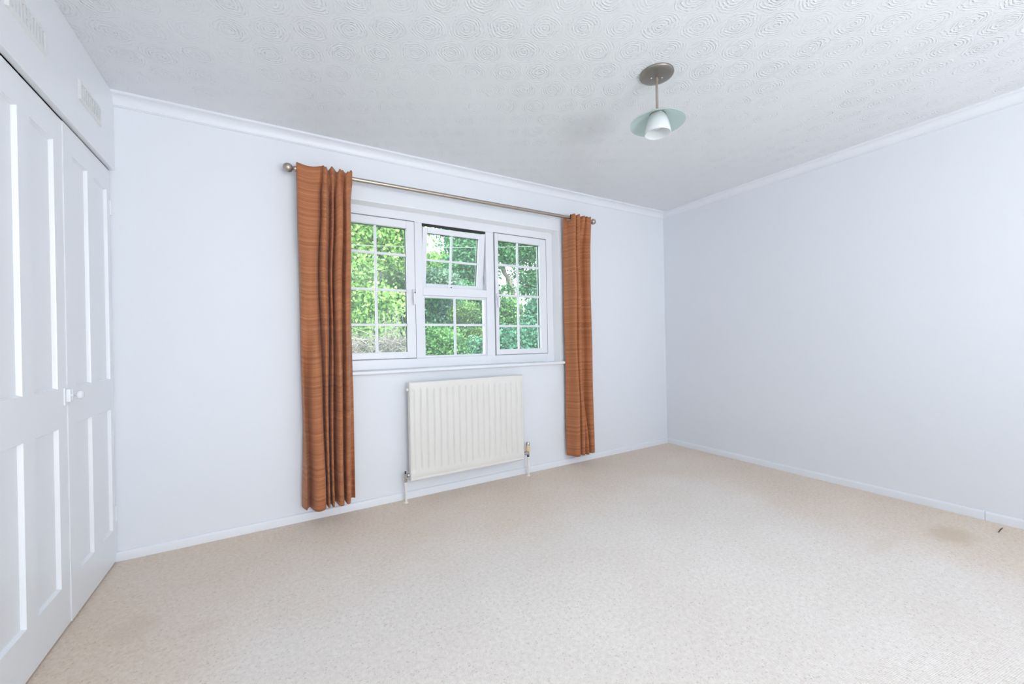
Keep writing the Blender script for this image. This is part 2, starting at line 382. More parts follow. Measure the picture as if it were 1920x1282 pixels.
obj('reveal_lining', bmbox(WX0, WX1, .0005, FY, WZ1 - t_, WZ1), M['lining'], win)
# dark gaskets in the rebates
bm = bmesh.new()
for (a, b, e) in ((1.058, 1.594, .006), (2.258, 2.777, .0105)):
    box(bm, a, b + e, FY - .0015, FY + .012, 1.976, 1.9885); box(bm, a, a + .008, FY - .0005, FY + .012, .974, 1.986); box(bm, b - .004, b + e, FY - .0015, FY + .012, .976, 1.9885); box(bm, a, b + e, FY - .0010, FY + .012, .9775, .983)
obj('vent_seal', bmbox(mL[1] - .002, mR[0] + .002, FY + .006, FY + .03, 1.968, 1.990), M['black'], win)
tag(obj('gasket', bm, M['seal'], win), 'thin dark rubber seal around the opening lights')
def light(x0, x1, z0, z1, y, gx, gz, vb, hb, name, hinge=None, rot=0.0, depth=.056, frame=True):
    """one glazed light: frame with glass opening gx, gz; vertical bars at vb, horizontal bars at hb; panes between the bars"""
    gx0, gx1 = gx; gz0, gz1 = gz
    if frame:
        bm = bmesh.new()
        for (a, b, c, d) in ((x0, gx0, z0, z1), (gx1, x1, z0, z1), (gx0, gx1, z0, gz0), (gx0, gx1, gz1, z1)): box(bm, a, b, y, y + depth, c, d, .0028)
        sash = obj(name, bm, M['upvc'], win, loc=hinge)
    else:
        bm = bmesh.new(); b_ = .012
        for (a, b, c, d) in ((x0, gx0 + b_, z0, z1), (gx1 - b_, x1, z0, z1), (gx0 + b_, gx1 - b_, z0, gz0 + b_), (gx0 + b_, gx1 - b_, gz1 - b_, z1)): box(bm, a, b, y + .012, y + depth, c, d, .003)
        sash = obj(name, bm, M['upvc'], win)
    yb0, yb1, hw = y + .020, y + .034, .0088
    for v in vb: obj('glazing_bar', bmbox(v - hw, v + hw, yb0, yb1, gz0, gz1, .0025), M['upvc'], sash)
    xs = [gx0] + list(vb) + [gx1]; zs = [gz0] + list(hb) + [gz1]
    for hz in hb:
        for i in range(len(xs) - 1):
            obj('glazing_bar', bmbox(xs[i] + (hw if i else 0), xs[i + 1] - (hw if i + 2 < len(xs) else 0), yb0, yb1, hz - hw, hz + hw, .0025), M['upvc'], sash)
    for i in range(len(xs) - 1):
        for j in range(len(zs) - 1):
            obj('pane', bmbox(xs[i] + (hw if i else 0), xs[i + 1] - (hw if i + 2 < len(xs) else 0), y + .025, y + .029, zs[j] + (hw if j else 0), zs[j + 1] - (hw if j + 2 < len(zs) else 0)), M['glass'], sash)
    # dark spacer line at the glass edge
    bm = bmesh.new(); e = .004
    for (a, b, c, d) in ((gx0, gx0 + e, gz0, gz1), (gx1 - e, gx1, gz0, gz1), (gx0, gx1, gz1 - e, gz1)): box(bm, a, b, y + .030, y + .042, c, d)
    obj('glazing_seal', bm, M['black'], sash)
    if rot: sash.rotation_euler = (rot, 0, 0)
    return sash
lc = light(1.067, 1.594, .981, 1.979, FY - .012, (1.126, 1.535), (1.026, 1.926), [1.320], [1.222, 1.472, 1.731], 'casement')
rc = light(2.266, 2.777, .981, 1.979, FY - .012, (2.296, 2.712), (1.023, 1.924), [2.495], [1.217, 1.473, 1.727], 'casement')
light(mL[1], mR[0], .977, 1.446, FY, (mL[1] + .004, mR[0] - .004), (.980, 1.442), [1.918], [1.225], 'fixed_light', frame=False)
vs = light(1.662, 2.184, 1.509, 1.963, FY - .004, (1.700, 2.132), (1.546, 1.922), [1.905], [1.724], 'top_vent', hinge=(1.92, FY + .05, 1.968), rot=-math.radians(-8.2))
def handle(x, z, y, parent, drop=.085):
    bm = bmesh.new(); box(bm, x - .011, x + .011, y - .012, y, z - .03, z + .03, .004); box(bm, x - .007, x + .007, y - .03, y - .012, z - .008, z + .008, .003)
    box(bm, x - .0085, x + .0085, y - .036, y - .022, z - drop, z + .012, .005)
    h = obj('handle', bm, M['upvc'], parent, autosm=40)
    bm = bmesh.new(); lathe(bm, [(.0, -.0005), (.0048, -.0005), (.0048, .002), (0, .002)], x + .003, y - .0368, z + .004, 'y', 12); obj('keyhole', bm, M['black'], parent)
handle(1.579, 1.452, FY - .012, lc); handle(2.281, 1.452, FY - .012, rc)
bm = bmesh.new(); box(bm, 1.87, 1.93, FY - .013, FY - .004, 1.512, 1.534, .004); obj('handle', bm, M['upvc'], vs)
bm = bmesh.new(); lathe(bm, [(0, -.001), (.005, -.001), (.005, .002), (0, .002)], 1.902, FY - .0135, 1.524, 'y', 12); obj('keyhole', bm, M['black'], vs)
bm = bmesh.new(); tube(bm, [(2.180, FY + .03, 1.93), (2.183, FY + .06, 1.72), (2.183, FY + .04, 1.56)], .004, 6); obj('stay', bm, M['chrome'], win)

# ------------------------------------------------------------------ wardrobe
war = thing('fitted_wardrobe', 'white painted fitted wardrobe with panelled doors filling the left side of the room', 'wardrobe', (0, -1.09, 0))
DX = -.022
def panel_door(y0, y1, opens, x):
    """y0 > y1 (y0 is the edge nearer the window wall)"""
    bm = bmesh.new(); z0, z1, th = .009, 1.996, .034
    ys = sorted({y0, y1, *[a for o_ in opens for a in o_[:2]]}); zs = sorted({z0, z1, *[a for o_ in opens for a in o_[2:]]})
    V = {}
    def v(p):
        key = tuple(round(q, 5) for q in p)
        if key not in V: V[key] = bm.verts.new(p)
        return V[key]
    for ya, yb in zip(ys[:-1], ys[1:]):
        for za, zb in zip(zs[:-1], zs[1:]):
            if any(o_[0] <= ya + 1e-6 and yb <= o_[1] + 1e-6 and o_[2] <= za + 1e-6 and zb <= o_[3] + 1e-6 for o_ in opens): continue
            bm.faces.new((v((x, ya, za)), v((x, yb, za)), v((x, yb, zb)), v((x, ya, zb))))
    for (a, b, c, d) in opens:
        i = .006; dp = .0125
        o4 = [(x, a, c), (x, b, c), (x, b, d), (x, a, d)]; m4 = [(x - .003, a + .001, c + .001), (x - .003, b - .001, c + .001), (x - .003, b - .001, d - .001), (x - .003, a + .001, d - .001)]
        n4 = [(x - dp, a + i, c + i), (x - dp, b - i, c + i), (x - dp, b - i, d - i), (x - dp, a + i, d - i)]
        for q in range(4):
            r = (q + 1) % 4
            bm.faces.new((v(o4[q]), v(o4[r]), v(m4[r]), v(m4[q]))); bm.faces.new((v(m4[q]), v(m4[r]), v(n4[r]), v(n4[q])))
    # edges and back
    for (p, q) in (((y1, z0), (y0, z0)), ((y0, z0), (y0, z1)), ((y0, z1), (y1, z1)), ((y1, z1), (y1, z0))):
        bm.faces.new([bm.verts.new(t) for t in ((x, *p), (x, *q), (x - th, *q), (x - th, *p))])
    bm.faces.new([bm.verts.new(t) for t in ((x - th, y0, z0), (x - th, y1, z0), (x - th, y1, z1), (x - th, y0, z1))])
    dr = obj('door', bm, M['gloss'], war)
    for (a, b, c, d) in opens:
        obj('panel', bmbox(x - .020, x - .0124, a + .004, b - .004, c + .004, d - .004), M['gloss'], dr)
    return dr
def opens_for(ya, yb, yc, yd): return [(ya, yb, .175, .783), (ya, yb, .936, 1.889), (yc, yd, .175, .783), (yc, yd, .936, 1.889)]
d1 = panel_door(-.010, -.5445, opens_for(-.220, -.052, -.462, -.300), DX + .003)
d2 = panel_door(-.5475, -1.082, opens_for(-.797, -.620, -1.040, -.875), DX)
d3 = panel_door(-1.100, -1.6345, opens_for(-1.31, -1.142, -1.552, -1.39), DX)
d4 = panel_door(-1.6375, -2.172, opens_for(-1.887, -1.71, -2.130, -1.965), DX)
for d, yh in ((d1, -.006), (d2, -1.091), (d3, -1.091), (d4, -2.178)):
    for zc in (1.81, .246):
        bm = bmesh.new(); lathe(bm, [(0, -.038), (.0042, -.038), (.0042, .038), (0, .038)], DX + .004, yh, zc, 'z', 10); box(bm, DX - .001, DX + .0045, yh - .014, yh + .004, zc - .036, zc + .036)
        obj('hinge', bm, M['gloss'], d, autosm=40)
# knob, latch and keeper on the meeting stiles
bm = bmesh.new(); xk = DX + .003
lathe(bm, [(0, 0), (.013, 0), (.013, .003), (.007, .005), (.006, .016), (.009, .019), (.0155, .022), (.0172, .027), (.0165, .033), (.011, .038), (0, .0395)], xk, -.520, .903, 'x', 24)
obj('knob', bm, M['gloss'], d1, smooth=True)
bm = bmesh.new(); box(bm, xk, xk + .004, -.5435, -.528, .878, .934, .001); box(bm, xk + .004, xk + .013, -.541, -.533, .884, .930, .002); obj('latch_keeper', bm, M['gloss'], d1)
bm = bmesh.new(); box(bm, DX, DX + .004, -.574, -.549, .868, .936, .001); box(bm, DX + .004, DX + .017, -.566, -.549, .880, .932, .003)
lathe(bm, [(0, 0), (.005, 0), (.005, .006), (0, .007)], DX + .017, -.557, .906, 'x', 12); obj('latch', bm, M['gloss'], d2)
obj('fascia', bmbox(-.0235, 0, -2.2, -.0005, 2.0035, H - .0005, .0015, 1), M['gloss'], war)
for ja, jb in ((-1.099, -1.083), (-2.2, -2.175), (-.009, -.0005)): obj('jamb', bmbox(DX - .034, DX - .006, ja, jb, 0, 1.998), M['gloss'], war)
bm = bmesh.new(); box(bm, -.60, -.58, -2.19, -.01, .002, 1.99); box(bm, -.58, -.062, -2.19, -.01, 1.975, 1.99); obj('inner_lining', bm, M['dark'], war)
bar_me = {}
def vent_grille(yc):
    y0, y1, z0, z1, pr = yc - .131, yc + .131, 2.137, 2.226, .0068
    bm = bmesh.new(); iy, iz = .020, .0155
    def rect(x, a, b, c, d): return [bm.verts.new((x, p, q)) for p, q in ((a, c), (b, c), (b, d), (a, d))]
    A0 = rect(0.0002, y0, y1, z0, z1); A1 = rect(pr, y0 + .012, y1 - .012, z0 + .006, z1 - .006)
    A2 = rect(pr, y0 + iy, y1 - iy, z0 + iz, z1 - iz); A3 = rect(.0005, y0 + iy, y1 - iy, z0 + iz, z1 - iz)
    for P, Q in ((A0, A1), (A1, A2), (A2, A3)):
        for i in range(4): j = (i + 1) % 4; bm.faces.new((P[i], P[j], Q[j], Q[i]))
    g = obj('vent_grille', bm, M['vent'], war)
    obj('backing', bmbox(.0003, .0012, y0 + .018, y1 - .018, z0 + .014, z1 - .014), M['dark'], g)
    n = 10; span = (y1 - iy) - (y0 + iy); pitch = span / n
    for k in range(n + 1):
        yy = y0 + iy + k * pitch; hw = pitch * (.27 if 0 < k < n else .16)
        yy += (hw if k == 0 else -hw if k == n else 0)
        obj('bar', bmbox(.001, pr - .0003, yy - hw, yy + hw, z0 + iz, z1 - iz), M['vent'], g)
    zc = (z0 + z1) / 2
    obj('cross_bar', bmbox(.001, pr - .0002, yc - pitch * 1.0, yc + pitch * 1.0, zc - .005, zc + .005), M['vent'], g)
vent_grille(-.325); vent_grille(-.868)
for yv in (-1.41, -1.955): vent_grille(yv)

# ------------------------------------------------------------------ radiator
rad = thing('radiator', 'cream ribbed panel radiator on the wall below the window', 'radiator', (1.94, -.07, .146))
rx0, rx1, rz0, rz1, rf, rb = 1.479, 2.397, .146, .818, -.100, -.064
nfl, fa, fb = 18, 1.510, 2.384
pitch = (fb - fa) / nfl
us = [rx0 + .012] + [fa + pitch * (k + t) for k in range(nfl) for t in (0, .09, .17, .30, .43, .57, .70, .83, .91)] + [fb, rx1 - .012]
zs = [rz0 + .010, rz0 + .016, rz0 + .020, rz0 + .025, .190, .200, .208, .217, .228, .32, .42, .52, .62, .70, .750, .760, .768, .776, .786, rz1 - .008]
def sstep(a, b, x): t = min(1, max(0, (x - a) / (b - a))); return t * t * (3 - 2 * t)
bm = bmesh.new(); grid = []
for z in zs:
    row = []
    for x in us:
        e = sstep(.196, .226, z) * (1 - sstep(.752, .782, z))
        d = 0.0
        if fa < x < fb:
            t = ((x - fa) / pitch) % 1.0
            d = sstep(.0, .17, t) * (1 - sstep(.83, 1.0, t))
        y = rf + .0085 * (1 - d) * e + (.0025 if abs(z - (rz0 + .018)) < .003 else 0)
        row.append(bm.verts.new((x, y, z)))
    grid.append(row)
for j in range(len(zs) - 1):
    for i in range(len(us) - 1): bm.faces.new((grid[j][i], grid[j][i + 1], grid[j + 1][i + 1], grid[j + 1][i]))
loop = grid[0] + [r[-1] for r in grid[1:]] + grid[-1][-2::-1] + [r[0] for r in grid[-2:0:-1]]
def push(p, o_, y):      # rounded rim, stepping outwards to the panel edge
    x = p.x + (o_ if p.x > rx1 - .02 else -o_ if p.x < rx0 + .02 else 0); z = p.z + (o_ * .8 if p.z > rz1 - .012 else -o_ if p.z < rz0 + .013 else 0)
    return bm.verts.new((x, y, z))
prev = loop
for o_, y in ((.007, rf + .001), (.0105, rf + .004), (.012, rf + .009), (.012, rb)):
    cur = [push(v.co, o_ if o_ < .012 else .012, y) for v in loop] if False else [push(v.co, min(o_, .010 if False else o_), y) for v in loop]
    n = len(loop)
    for i in range(n): bm.faces.new((prev[i], prev[(i + 1) % n], cur[(i + 1) % n], cur[i]))
    prev = cur
bm.faces.new(prev)
obj('panel', bm, M['rad'], rad, autosm=50)
for xb in (1.62, 2.26):
    for zb_ in (.25, .66): obj('wall_bracket', bmbox(xb - .015, xb + .015, rb, -.001, zb_, zb_ + .06, .002), M['rad'], rad)
bm = bmesh.new(); lathe(bm, [(0, -.012), (.0115, -.012), (.0115, 0), (.007, .002), (0, .002)], rx0, rb + .006 - .018, .770, 'x', 16); lathe(bm, [(0, -.016), (.004, -.016), (.004, -.01), (0, -.01)], rx0, rb - .012, .770, 'x', 8)
tag(obj('bleed_plug', bm, M['pipe'], rad, autosm=40), 'small plug at the top left end')
py_ = -.072
def pipe(x, ztop):
    bm = bmesh.new(); tube(bm, [(x, py_, 0.0), (x, py_, ztop)], .0082, 14); lathe(bm, [(0.009, 0), (.016, 0), (.014, .004), (.009, .005)], x, py_, 0, 'z', 16)
    obj('pipe', bm, M['pipe'], rad, autosm=40)
xl = 1.452; pipe(xl, .145)
bm = bmesh.new(); lathe(bm, [(0, .140), (.0115, .140), (.0115, .158), (.009, .160), (.009, .166), (.0125, .168), (.0125, .196), (.010, .199), (.0, .199)], xl, py_, 0, 'z', 14)
lathe(bm, [(0, 0), (.007, 0), (.007, .010), (.014, .011), (.014, .024), (.008, .025), (.008, .034), (0, .034)], xl, py_, .183, 'x', 12)
lv = obj('lockshield_valve', bm, M['chrome'], rad, autosm=35)
bm = bmesh.new(); lathe(bm, [(0, .199), (.006, .199), (.005, .214), (0, .217)], xl - .001, py_, 0, 'z', 10); obj('spindle', bm, M['black'], lv, smooth=True)
xr = 2.448; pipe(xr, .158)
bm = bmesh.new(); lathe(bm, [(0, .168), (.013, .168), (.0135, .178), (.010, .181), (.010, .190), (.0125, .192), (.0125, .198), (0, .198)], xr, py_, 0, 'z', 14)
lathe(bm, [(0, 0), (.007, 0), (.007, -.012), (.014, -.013), (.014, -.026), (.008, -.027), (.008, -.052), (0, -.052)], xr, py_, .185, 'x', 12)
rv = obj('control_valve', bm, M['chrome'], rad, autosm=35)
bm = bmesh.new(); lathe(bm, [(0, .197), (.0135, .197), (.016, .202), (.017, .222), (.016, .246), (0, .246)], xr, py_, 0, 'z', 16); tag(obj('valve_body', bm, M['brass'], rv, smooth=True), 'yellowed lower band of the valve')
bm = bmesh.new(); lathe(bm, [(0, .246), (.0155, .246), (.016, .262), (.012, .271), (0, .273)], xr, py_, 0, 'z', 16); obj('valve_cap', bm, M['chrome'], rv, autosm=40)
bm = bmesh.new(); lathe(bm, [(0, .155), (.010, .155), (.010, .168), (0, .168)], xr, py_, 0, 'z', 12); obj('sealing_ring', bm, M['black'], rv, autosm=40)

# ------------------------------------------------------------------ curtain rod and curtains
RY, RZ, RR = -.085, 2.148, .0132
rod = thing('curtain_rod', 'brushed nickel curtain pole with ball ends above the window', 'curtain rod', (1.98, RY, RZ))
bm = bmesh.new(); tube(bm, [(.815, RY, RZ), (3.150, RY, RZ)], RR, 20); pole = obj('pole', bm, M['nickel'], rod, autosm=40)
def finial(x, s, rbal):
    bm = bmesh.new(); pr = [(0, -.012), (RR + .003, -.012), (RR + .004, -.004), (RR + .001, .002), (RR - .004, .006)]
    for i in range(1, 17):
        a = PI * i / 16 * .94 + .06 * PI
        pr.append((rbal * math.sin(a), .004 + rbal - rbal * math.cos(a)))
    lathe(bm, [(r, s * h) for r, h in pr], x, RY, RZ, 'x', 28); obj('finial', bm, M['nickel'], rod, autosm=45)
finial(.812, -1, .0275); finial(3.150, 1, .0255)
for xb in (.885, 3.105):
    bm = bmesh.new(); lathe(bm, [(0, 0), (.026, 0), (.026, .004), (.020, .007), (.008, .008), (.008, .070), (0, .071)], xb, 0, RZ, 'y', 20)
    for v in bm.verts: v.co.y = -v.co.y
    lathe(bm, [(RR + .0005, -.006), (RR + .004, -.006), (RR + .004, .006), (RR + .0005, .006), (RR + .0005, -.006)], xb, RY, RZ, 'x', 20)
    obj('bracket', bm, M['nickel'], rod, autosm=40)

def catmull(P, n):
    P = np.array(P, float); m_ = len(P); out_ = []
    for t in np.linspace(0, m_ - 1, n):
        i = min(int(t), m_ - 2); f = t - i
        p0, p1, p2, p3 = P[max(i - 1, 0)], P[i], P[i + 1], P[min(i + 2, m_ - 1)]
        out_.append(.5 * ((2 * p1) + (-p0 + p2) * f + (2 * p0 - 5 * p1 + 4 * p2 - p3) * f ** 2 + (-p0 + 3 * p1 - 3 * p2 + p3) * f ** 3))
    return np.array(out_)
def curtain(name, levels, nu, ztop_fn, zbot_fn, back_x, label, skip=None, seed=1, amp=1.6):
    """levels: list of (z, control points) from top to bottom; the top is a closed pole pocket with its back layer behind the rod"""
    rg = np.random.default_rng(seed)
    levels = [(z, [(x, (-.103 + (y + .103) * 1.7 if y < -.103 else y) if i == 0 else min(-.034, max(-.168, -.098 + (y + .098) * amp))) for x, y in P]) for i, (z, P) in enumerate(levels)]
    secs = [(z, catmull(P, nu)) for z, P in levels]
    nv = 84; zt, zb = secs[0][0], 0.0
    rows = []
    ph = rg.uniform(0, 6.28, 6)
    zl = [s[0] for s in secs]
    top = secs[0][1]
    wid = np.concatenate([[0], np.cumsum(np.hypot(*(np.diff(secs[1][1], axis=0).T)))])
    for j in range(nv + 1):
        f = j / nv
        r = np.zeros((nu, 3))
        z0 = np.array([ztop_fn(p[0]) for p in top]); z1 = np.array([zbot_fn(p[0]) for p in secs[-1][1]])
        zz = z0 + (z1 - z0) * f
        zm = float(np.mean(zz))
        i = 0
        while i < len(zl) - 2 and zm < zl[i + 1]: i += 1
        t = min(1, max(0, (zl[i] - zm) / (zl[i] - zl[i + 1]))); t = t * t * (3 - 2 * t)
        P = secs[i][1] * (1 - t) + secs[i + 1][1] * t
        damp = min(1, max(0, (2.08 - zm) / .5))
        wob = .0028 * np.sin(np.linspace(0, 9, nu) + ph[0] + zm * 5.1) + .002 * np.sin(np.linspace(0, 17, nu) + ph[1] - zm * 7.7)
        r[:, 0] = P[:, 0] + damp * .0022 * np.sin(zm * 6.3 + np.linspace(0, 5, nu) + ph[2])
        r[:, 1] = np.minimum(P[:, 1] + damp * wob, -.028) 
        if zm > 2.09: r[:, 1] = np.minimum(r[:, 1], np.where(P[:, 1] < -.07, RY - RR - .0035, r[:, 1]))
        r[:, 2] = zz
        rows.append(r)
    # pocket: over the rod and down behind it
    pock = []
    bx = np.linspace(back_x[0], back_x[1], nu)
    z0 = rows[0][:, 2]
    for (yy, dz, mixx) in ((-.062 , -.045, 1.0), (-.0645, -.012, .7), (-.071, -.001, .4), (-.084, .0035, .15), (-.097, .002, .0)):
        r = np.zeros((nu, 3)); r[:, 0] = top[:, 0] * (1 - mixx) + bx * mixx; r[:, 1] = yy + (.002 * np.sin(np.linspace(0, 40, nu)) if mixx > .5 else 0)
        r[:, 2] = z0 + dz; pock.append(r)
    allr = pock + rows; npk = len(pock)
    bm = bmesh.new(); uvl = bm.loops.layers.uv.new('uv')
    vs_ = [[bm.verts.new(p) for p in r] for r in allr]
    vcoord = [-.10 + .02 * k for k in range(npk)] + [2.15 * k / nv for k in range(nv + 1)]
    for j in range(len(allr) - 1):
        for i in range(nu - 1):
            if skip and skip(i / (nu - 1), allr[j][i][2], j < npk): continue
            fc = bm.faces.new((vs_[j][i], vs_[j + 1][i], vs_[j + 1][i + 1], vs_[j][i + 1]))
            for lp, (a, b) in zip(fc.loops, ((i, j), (i, j + 1), (i + 1, j + 1), (i + 1, j))): lp[uvl].uv = (wid[a], vcoord[b])
    loose = [v for v in bm.verts if not v.link_faces]
    bmesh.ops.delete(bm, geom=loose, context='VERTS')
    cx = float(np.mean(top[:, 0]))
    o = obj(name, bm, M['fabric'], loc=(cx, RY, .1), smooth=True)
    sd = o.modifiers.new('hem', 'SOLIDIFY'); sd.thickness = .0014; sd.offset = 0
    tag(o, label, 'curtain', 'pair of slub weave curtains')
    return o
top_l = [(.824, -.103), (.826, -.106), (.83, -.110), (.85, -.113), (.875, -.114), (.90, -.114), (.925, -.113), (.950, -.113), (.961, -.104), (.966, -.103), (.972, -.116), (.984, -.120), (.992, -.112), (1.0, -.103), (1.006, -.104), (1.012, -.117), (1.022, -.121), (1.03, -.112), (1.036, -.103), (1.042, -.104), (1.05, -.117), (1.062, -.121), (1.074, -.112), (1.082, -.103), (1.09, -.105), (1.098, -.117), (1.11, -.120), (1.122, -.112), (1.132, -.104), (1.140, -.103)]
sub_l = [(.826, -.085), (.828, -.104), (.833, -.114), (.852, -.119), (.875, -.121), (.90, -.121), (.925, -.117), (.942, -.106), (.952, -.088), (.957, -.085), (.962, -.110), (.975, -.120), (.987, -.116), (.998, -.098), (1.003, -.082), (1.009, -.083), (1.014, -.112), (1.022, -.117), (1.028, -.090), (1.033, -.088), (1.040, -.115), (1.058, -.124), (1.075, -.116), (1.082, -.090), (1.088, -.088), (1.096, -.112), (1.11, -.116), (1.122, -.106), (1.130, -.088), (1.136, -.066)]
mid_l = [(.830, -.060), (.831, -.085), (.835, -.106), (.846, -.116), (.86, -.121), (.88, -.123), (.90, -.119), (.922, -.108), (.932, -.083), (.938, -.078), (.943, -.107), (.958, -.120), (.972, -.117), (.986, -.100), (.990, -.074), (.997, -.073), (1.0, -.110), (1.008, -.115), (1.014, -.080), (1.02, -.078), (1.026, -.112), (1.045, -.124), (1.062, -.116), (1.070, -.080), (1.078, -.076), (1.085, -.108), (1.10, -.114), (1.115, -.102), (1.123, -.078), (1.130, -.050)]
low_l = [(.836, -.060), (.838, -.086), (.843, -.104), (.852, -.090), (.864, -.076), (.872, -.090), (.888, -.116), (.915, -.126), (.940, -.116), (.948, -.082), (.954, -.084), (.960, -.116), (.970, -.120), (.978, -.092), (.983, -.078), (.988, -.108), (.998, -.118), (1.006, -.080), (1.012, -.066), (1.020, -.102), (1.036, -.122), (1.052, -.116), (1.058, -.078), (1.066, -.068), (1.073, -.104), (1.085, -.114), (1.098, -.100), (1.107, -.070), (1.118, -.062), (1.130, -.052)]
bot_l = [(.824, -.072), (.834, -.098), (.846, -.112), (.856, -.084), (.866, -.066), (.874, -.084), (.888, -.118), (.915, -.130), (.944, -.122), (.951, -.086), (.956, -.082), (.960, -.118), (.968, -.122), (.974, -.092), (.980, -.084), (.984, -.120), (.994, -.121), (1.002, -.074), (1.012, -.064), (1.02, -.110), (1.035, -.126), (1.052, -.116), (1.058, -.072), (1.066, -.064), (1.072, -.110), (1.085, -.117), (1.095, -.102), (1.103, -.062), (1.116, -.056), (1.130, -.070)]
def ztop_l(x):
    if x < .957: return 2.180 - .0155 * math.sin(PI * min(1, max(0, (x - .826) / .129))) ** .8
    return 2.174 + .010 * math.sin((x - .957) * 118) + .006 * math.sin(x * 262) + max(0, (x - 1.115)) * .35
curtain('curtain', [(2.15, top_l), (1.98, sub_l), (1.45, mid_l), (.70, low_l), (.10, bot_l)], 240, ztop_l, lambda x: .094 + .004 * math.sin(x * 40) + max(0, (.86 - x) * .35), (.826, 1.148),
        'left rust brown curtain with one broad flat pleat, toward the wardrobe', seed=3)
top_r = [(2.868, -.052), (2.873, -.053), (2.885, -.055), (2.900, -.057), (2.914, -.103), (2.924, -.116), (2.940, -.120), (2.950, -.108), (2.957, -.104), (2.966, -.118), (2.985, -.122), (3.0, -.106), (3.012, -.103), (3.028, -.117), (3.045, -.120), (3.056, -.106), (3.066, -.104), (3.078, -.117), (3.10, -.120), (3.122, -.114), (3.134, -.105), (3.138, -.103)]
mid_r = [(2.872, -.036), (2.876, -.050), (2.886, -.062), (2.896, -.078), (2.902, -.105), (2.912, -.125), (2.928, -.132), (2.937, -.116), (2.944, -.115), (2.953, -.132), (2.968, -.135), (2.980, -.112), (2.986, -.082), (2.996, -.068), (3.015, -.066), (3.038, -.068), (3.054, -.076), (3.066, -.100), (3.085, -.118), (3.110, -.110), (3.135, -.090), (3.148, -.055)]
bot_r = [(2.872, -.036), (2.878, -.058), (2.888, -.070), (2.898, -.092), (2.908, -.118), (2.922, -.130), (2.944, -.132), (2.954, -.106), (2.960, -.090), (2.968, -.126), (2.986, -.134), (2.998, -.096), (3.010, -.072), (3.026, -.112), (3.044, -.122), (3.054, -.088), (3.064, -.070), (3.076, -.114), (3.098, -.126), (3.120, -.114), (3.132, -.080), (3.138, -.058)]
curtain('curtain', [(2.15, top_r), (1.85, mid_r), (1.0, mid_r), (.10, bot_r)], 200, lambda x: 2.168 + .004 * math.sin((x - 2.9) * 90) + .003 * math.sin(x * 260), lambda x: .094 + .004 * math.sin(x * 45), (2.905, 3.140),
        'right rust brown curtain gathered into narrow folds, nearest the bare corner', skip=lambda u, z, pk: (.150 < u < .190 and z > 2.128) or (pk and u < .190), seed=5, amp=1.2)

# ------------------------------------------------------------------ ceiling light
lx, ly = 2.345, -1.481
lamp = thing('ceiling_light', 'pendant ceiling light with green glass disc and white bell shade on a nickel rod', 'light', (lx, ly, H))
bm = bmesh.new(); lathe(bm, [(0, H - .0003), (.0805, H - .0003), (.0815, H - .006), (.079, H - .010), (.060, H - .0155), (.030, H - .0195), (.012, H - .021), (0, H - .021)], lx, ly, 0, 'z', 56)
can = obj('canopy', bm, M['canopy'], lamp, autosm=50)
bm = bmesh.new(); tube(bm, [(lx, ly, H - .019), (lx, ly, 2.205)], .0062, 18); lathe(bm, [(0.006, 2.372), (.0085, 2.371), (.0085, 2.362), (.0062, 2.36)], lx, ly, 0, 'z', 18); obj('rod', bm, M['nickel'], lamp, autosm=40)
for s in (-1, 1):
    bm = bmesh.new(); px, pyy = lx + s * .026 * math.cos(-.55), ly + s * .026 * math.sin(-.55)
    lathe(bm, [(0, H - .0195), (.0045, H - .0195), (.0045, H - .0225), (.003, H - .0245), (0, H - .025)], px, pyy, 0, 'z', 14); obj('screw', bm, M['chrome'], can, smooth=True)
bm = bmesh.new(); pr = [(.026, 2.2045), (.05, 2.197), (.08, 2.185), (.105, 2.1715), (.1295, 2.156)]
lathe(bm, pr + [(r + .0006, z - .0045) for r, z in pr[::-1]] + [pr[0]], lx, ly, 0, 'z', 64); obj('glass_disc', bm, M['plate'], lamp, autosm=50)
bm = bmesh.new(); lathe(bm, [(0, 2.224), (.012, 2.223), (.016, 2.212), (.034, 2.209), (.034, 2.204), (.0, 2.204)], lx, ly, 0, 'z', 28); lathe(bm, [(.020, 2.201), (.0375, 2.2005), (.0385, 2.194), (.036, 2.190), (.020, 2.190)], lx, ly, 0, 'z', 36)
obj('collar', bm, M['canopy'], lamp, autosm=40)
bm = bmesh.new(); outr = [(.0345, 2.1955), (.0405, 2.186), (.047, 2.171), (.0525, 2.154), (.0575, 2.134), (.0610, 2.114), (.0625, 2.100)]
lathe(bm, outr + [(r - .0035, z + .0005) for r, z in outr[::-1]], lx, ly, 0, 'z', 48); obj('shade', bm, M['opal'], lamp, smooth=True)
bm = bmesh.new(); lathe(bm, [(0, 2.124), (.010, 2.1255), (.018, 2.131), (.0215, 2.141), (.020, 2.152), (.014, 2.168), (.011, 2.190), (0, 2.190)], lx, ly, 0, 'z', 28); obj('bulb', bm, M['bulb'], lamp, smooth=True)

# ------------------------------------------------------------------ specks on the carpet
SPL0, SPL1 = (4.047, -2.278), (4.138, -2.278)
bm = bmesh.new(); tube(bm, [(SPL0[0], SPL0[1], .004), ((SPL0[0] + SPL1[0]) / 2 + .003, (SPL0[1] + SPL1[1]) / 2, .007), (SPL1[0], SPL1[1], .005)], [.0018, .0026, .0016], 6)
tag(obj('splinter', bm, M['crumb'], loc=(SPL0[0], SPL0[1], 0)), 'tiny dark brown splinter lying on the carpet by the right baseboard', 'splinter')

